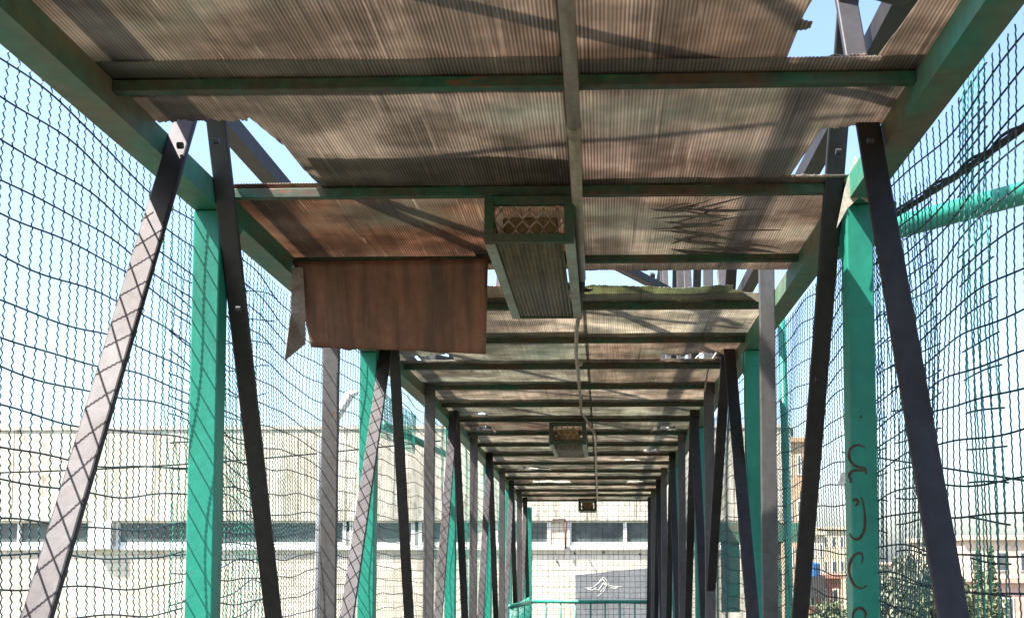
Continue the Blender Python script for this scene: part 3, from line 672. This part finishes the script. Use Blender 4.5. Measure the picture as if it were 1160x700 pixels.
# facade block helper for the city on the right
def block(name, px0, px1, pyt, Y, colr, label, cat, rows, cols, depth=8, lit=None, win_c='glass'):
    x0, x1 = aty(px0, 600, Y)[0], aty(px1, 600, Y)[0]; z1 = aty(600, pyt, Y)[1]+E
    o = empty(name, ((x0+x1)/2, Y, 0), label, cat)
    m = mat(name+'_render', colr, .85, stain=tuple(v*.72 for v in colr), amt=.45, scale=.3)
    MB().box(x0, x1, Y, Y+depth, 0, z1).build('wall', m, o)
    MB().box(x0-.25, x1+.25, Y-.25, Y+depth+.2, z1+.002, z1+.35).build('parapet', m, o, bevel=.03)
    fh = 3.1; ww = (x1-x0)/cols
    for r_ in range(rows):
        for c in range(cols):
            a = x0+ww*(c+.25); zb = z1-.9-fh*r_-1.3
            if zb < .5: continue
            w = MB().box(a, a+ww*.5, Y-.05, Y-.002, zb, zb+1.4).build('window', M['paintwhite'], o)
            MB().box(a+.1, a+ww*.5-.1, Y-.07, Y-.052, zb+.1, zb+1.3).build('pane', M['glass'], w)
    return o, x0, x1, z1
o, x0, x1, z1 = block('apartment_tower', 889, 912, 502, 75, (.52, .33, .2), 'narrow orange brown apartment tower right of the block building', 'building', 4, 2)
MB().box(x0+.3, x1-.5, 76, 80, z1+.36, z1+1.1).build('water_tank', M['black'], o, bevel=.1)
block('cream_house', 908, 934, 606, 110, (.6, .52, .4), 'cream low house left of the scratched post in the distance', 'building', 2, 3)
block('terracotta_house', 900, 952, 655, 90, (.42, .22, .15), 'terracotta house in the distance left of the scratched post', 'building', 2, 4)
block('yellow_house', 930, 958, 600, 140, (.58, .5, .34), 'pale yellow house farthest off beside the scratched post', 'building', 2, 3)
block('pink_house', 990, 1040, 640, 150, (.55, .42, .34), 'dusty pink house behind the grey green trees', 'building', 2, 5)
block('cream_block', 1092, 1230, 612, 80, (.66, .53, .40), 'large cream building at the right edge beyond the mesh', 'building', 3, 5, depth=14)
block('salmon_house', 1128, 1250, 660, 66, (.58, .38, .3), 'low salmon building below the large cream building', 'building', 2, 5)
block('white_house', 858, 888, 612, 120, (.6, .58, .54), 'whitish house behind the near right vertical strut', 'building', 2, 2)
q = aty(924, 645, 88)
wt = MB().tube([(q[0], 89, q[1]+E-2.2), (q[0], 89, q[1]+E+.45), (q[0], 89, q[1]+E+.6)], [.55, .55, .2], 16).build('blue_tank', mat('blue_plastic', (.03, .16, .42), .5), smooth=False)
tag(wt, 'blue water tank standing over the terracotta house', 'water tank')
MB().box(q[0]-.8, q[0]+.8, 88.3, 89.7, 5.6, q[1]+E-2.2).build('tank_base', M['deck'], wt)

# trees
def tree(px, pyt, Y, w, leafm, label, kind='tree', n=1500, cyp=False):
    x = aty(px, 600, Y)[0]; H = aty(600, pyt, Y)[1]+E
    o = empty(kind, (x, Y, 0), label, 'tree')
    r_ = random.Random(int(px*13+Y))
    tb = MB().tube([(x, Y, 0), (x+.1, Y, H*.35), (x+.05, Y+.1, H*.75)], [.25, .18, .06], 8)
    cl = []
    for i in range(9 if not cyp else 1):
        a = r_.uniform(0, 6.28); rr = w*.33*r_.random()**.5; cz = H*r_.uniform(.5, .86)
        cl.append((x+rr*math.cos(a), Y+rr*math.sin(a), cz, w*r_.uniform(.16, .28)))
        if not cyp: tb.tube([(x+.07, Y, H*.4), (cl[-1][0], cl[-1][1], cz)], [.09, .03], 6)
    tb.build('trunk', M['bark'], o, smooth=True)
    b = MB()
    for i in range(n):
        if cyp:
            t = r_.random(); rr = w*.5*(1-t)**.7*min(1, t*6+.3)*r_.random()**.4; a = r_.uniform(0, 6.28)
            c = Vector((x+rr*math.cos(a), Y+rr*math.sin(a), H*(.12+.88*t)))
        else:
            k = r_.choice(cl); dv = Vector((r_.gauss(0, 1), r_.gauss(0, 1), r_.gauss(0, .8))); dv = dv.normalized()*k[3]*r_.random()**.4*1.1
            c = Vector(k[:3])+dv
        s = r_.uniform(.10, .22); u = Vector((r_.gauss(0, 1), r_.gauss(0, 1), r_.gauss(0, 1))).normalized(); v = u.orthogonal().normalized()
        v.rotate(Matrix.Rotation(r_.uniform(0, 6), 3, u)); w2 = u.cross(v)
        b.add([c-v*s, c-w2*s*.5, c+v*s, c+w2*s*.5], [(0, 1, 2, 3)])
    b.build('crown', leafm, o)
LF, LG = M['leaf'], M['leafgrey']
tree(1018, 618, 48, 3.4, LG, 'grey green broad tree between the right post and the right diagonal brace', 'broadleaf_tree', 2200)
tree(1045, 612, 56, 3.6, LG, 'pale tree just left of the right diagonal brace foot', 'broadleaf_tree', 2200)
tree(1072, 640, 45, 3.2, LF, 'dark green tree behind the foot of the right diagonal brace', 'broadleaf_tree', 2000)
tree(1107, 622, 60, 1.3, LF, 'slim cypress before the cream building, the left one', 'cypress_tree', 900, True)
tree(1122, 618, 62, 1.4, LF, 'slim cypress before the cream building, the right one', 'cypress_tree', 900, True)
tree(1096, 660, 50, 3.4, LF, 'low bushy tree left of the salmon building', 'broadleaf_tree', 1800)
tree(1145, 684, 42, 3.0, LF, 'low tree in front of the salmon building at the frame edge', 'broadleaf_tree', 1500)
tree(1000, 668, 40, 2.6, LF, 'low dark tree beside the foot of the scratched post', 'broadleaf_tree', 1500)
tree(940, 668, 60, 3.0, LF, 'bush like tree in front of the terracotta house', 'broadleaf_tree', 1200)

# street lamp seen through the left mesh, and the power cable
Yl = 20.0
sl = empty('street_lamp', (aty(372, 600, Yl)[0], Yl, 0), 'white street lamp beyond the left mesh beside the second post', 'street lamp')
q0 = aty(372, 600, Yl)[0]; q1 = aty(376, 478, Yl); q2 = aty(396, 450, Yl)
MB().tube([(q0-.2, Yl, 0), (q0-.15, Yl, q1[1]+E-.3), (q1[0], Yl, q1[1]+E), (q2[0]-.1, Yl, q2[1]+E)], [.09, .07, .05, .04], 10).build('pole', M['grey_metal'], sl, smooth=True)
MB().tube([(q1[0]-.1, Yl, q1[1]+E-.04), (q1[0]+.05, Yl, q1[1]+E+.03), (q2[0], Yl, q2[1]+E+.04), (q2[0]+.16, Yl, q2[1]+E+.1)], [.04, .08, .09, .03], 12).build('lamp_head', M['paintwhite'], sl, smooth=True)
pts = []
for i in range(30):
    u = i/29; px = -60+u*560; py = 537-u*38+7*math.sin(u*3.14); q = aty(px, py, 22+u*4); pts.append((q[0], 22+u*4, q[1]+E))
tag(MB().tube(pts, .018, 6).build('power_cable', M['black']), 'thin power cable crossing before the building fascia', 'cable')

# ------------------------------------------------------------------ light
sd = Vector((-1, -.5, 1.64)).normalized()
w = bpy.data.worlds.new('World'); S.world = w; w.use_nodes = True; n, l = w.node_tree.nodes, w.node_tree.links
sk = n.new('ShaderNodeTexSky'); sk.sky_type = 'NISHITA'; sk.sun_disc = False; sk.sun_elevation = math.asin(sd.z); sk.sun_rotation = math.atan2(sd.x, sd.y)
sk.air_density = 1.0; sk.dust_density = 2.2; sk.ozone_density = 2.4
l.new(sk.outputs[0], n['Background'].inputs[0]); n['Background'].inputs[1].default_value = .108
sl_ = bpy.data.lights.new('sun', 'SUN'); sl_.energy = 5; sl_.angle = R(.5); sl_.color = (1, .95, .87)
so = bpy.data.objects.new('sun', sl_); COL.objects.link(so); so.rotation_euler = sd.to_track_quat('Z', 'Y').to_euler()
S.view_settings.view_transform = 'Standard'; S.view_settings.look = 'None'; S.view_settings.gamma = 1; S.view_settings.exposure = 2.0
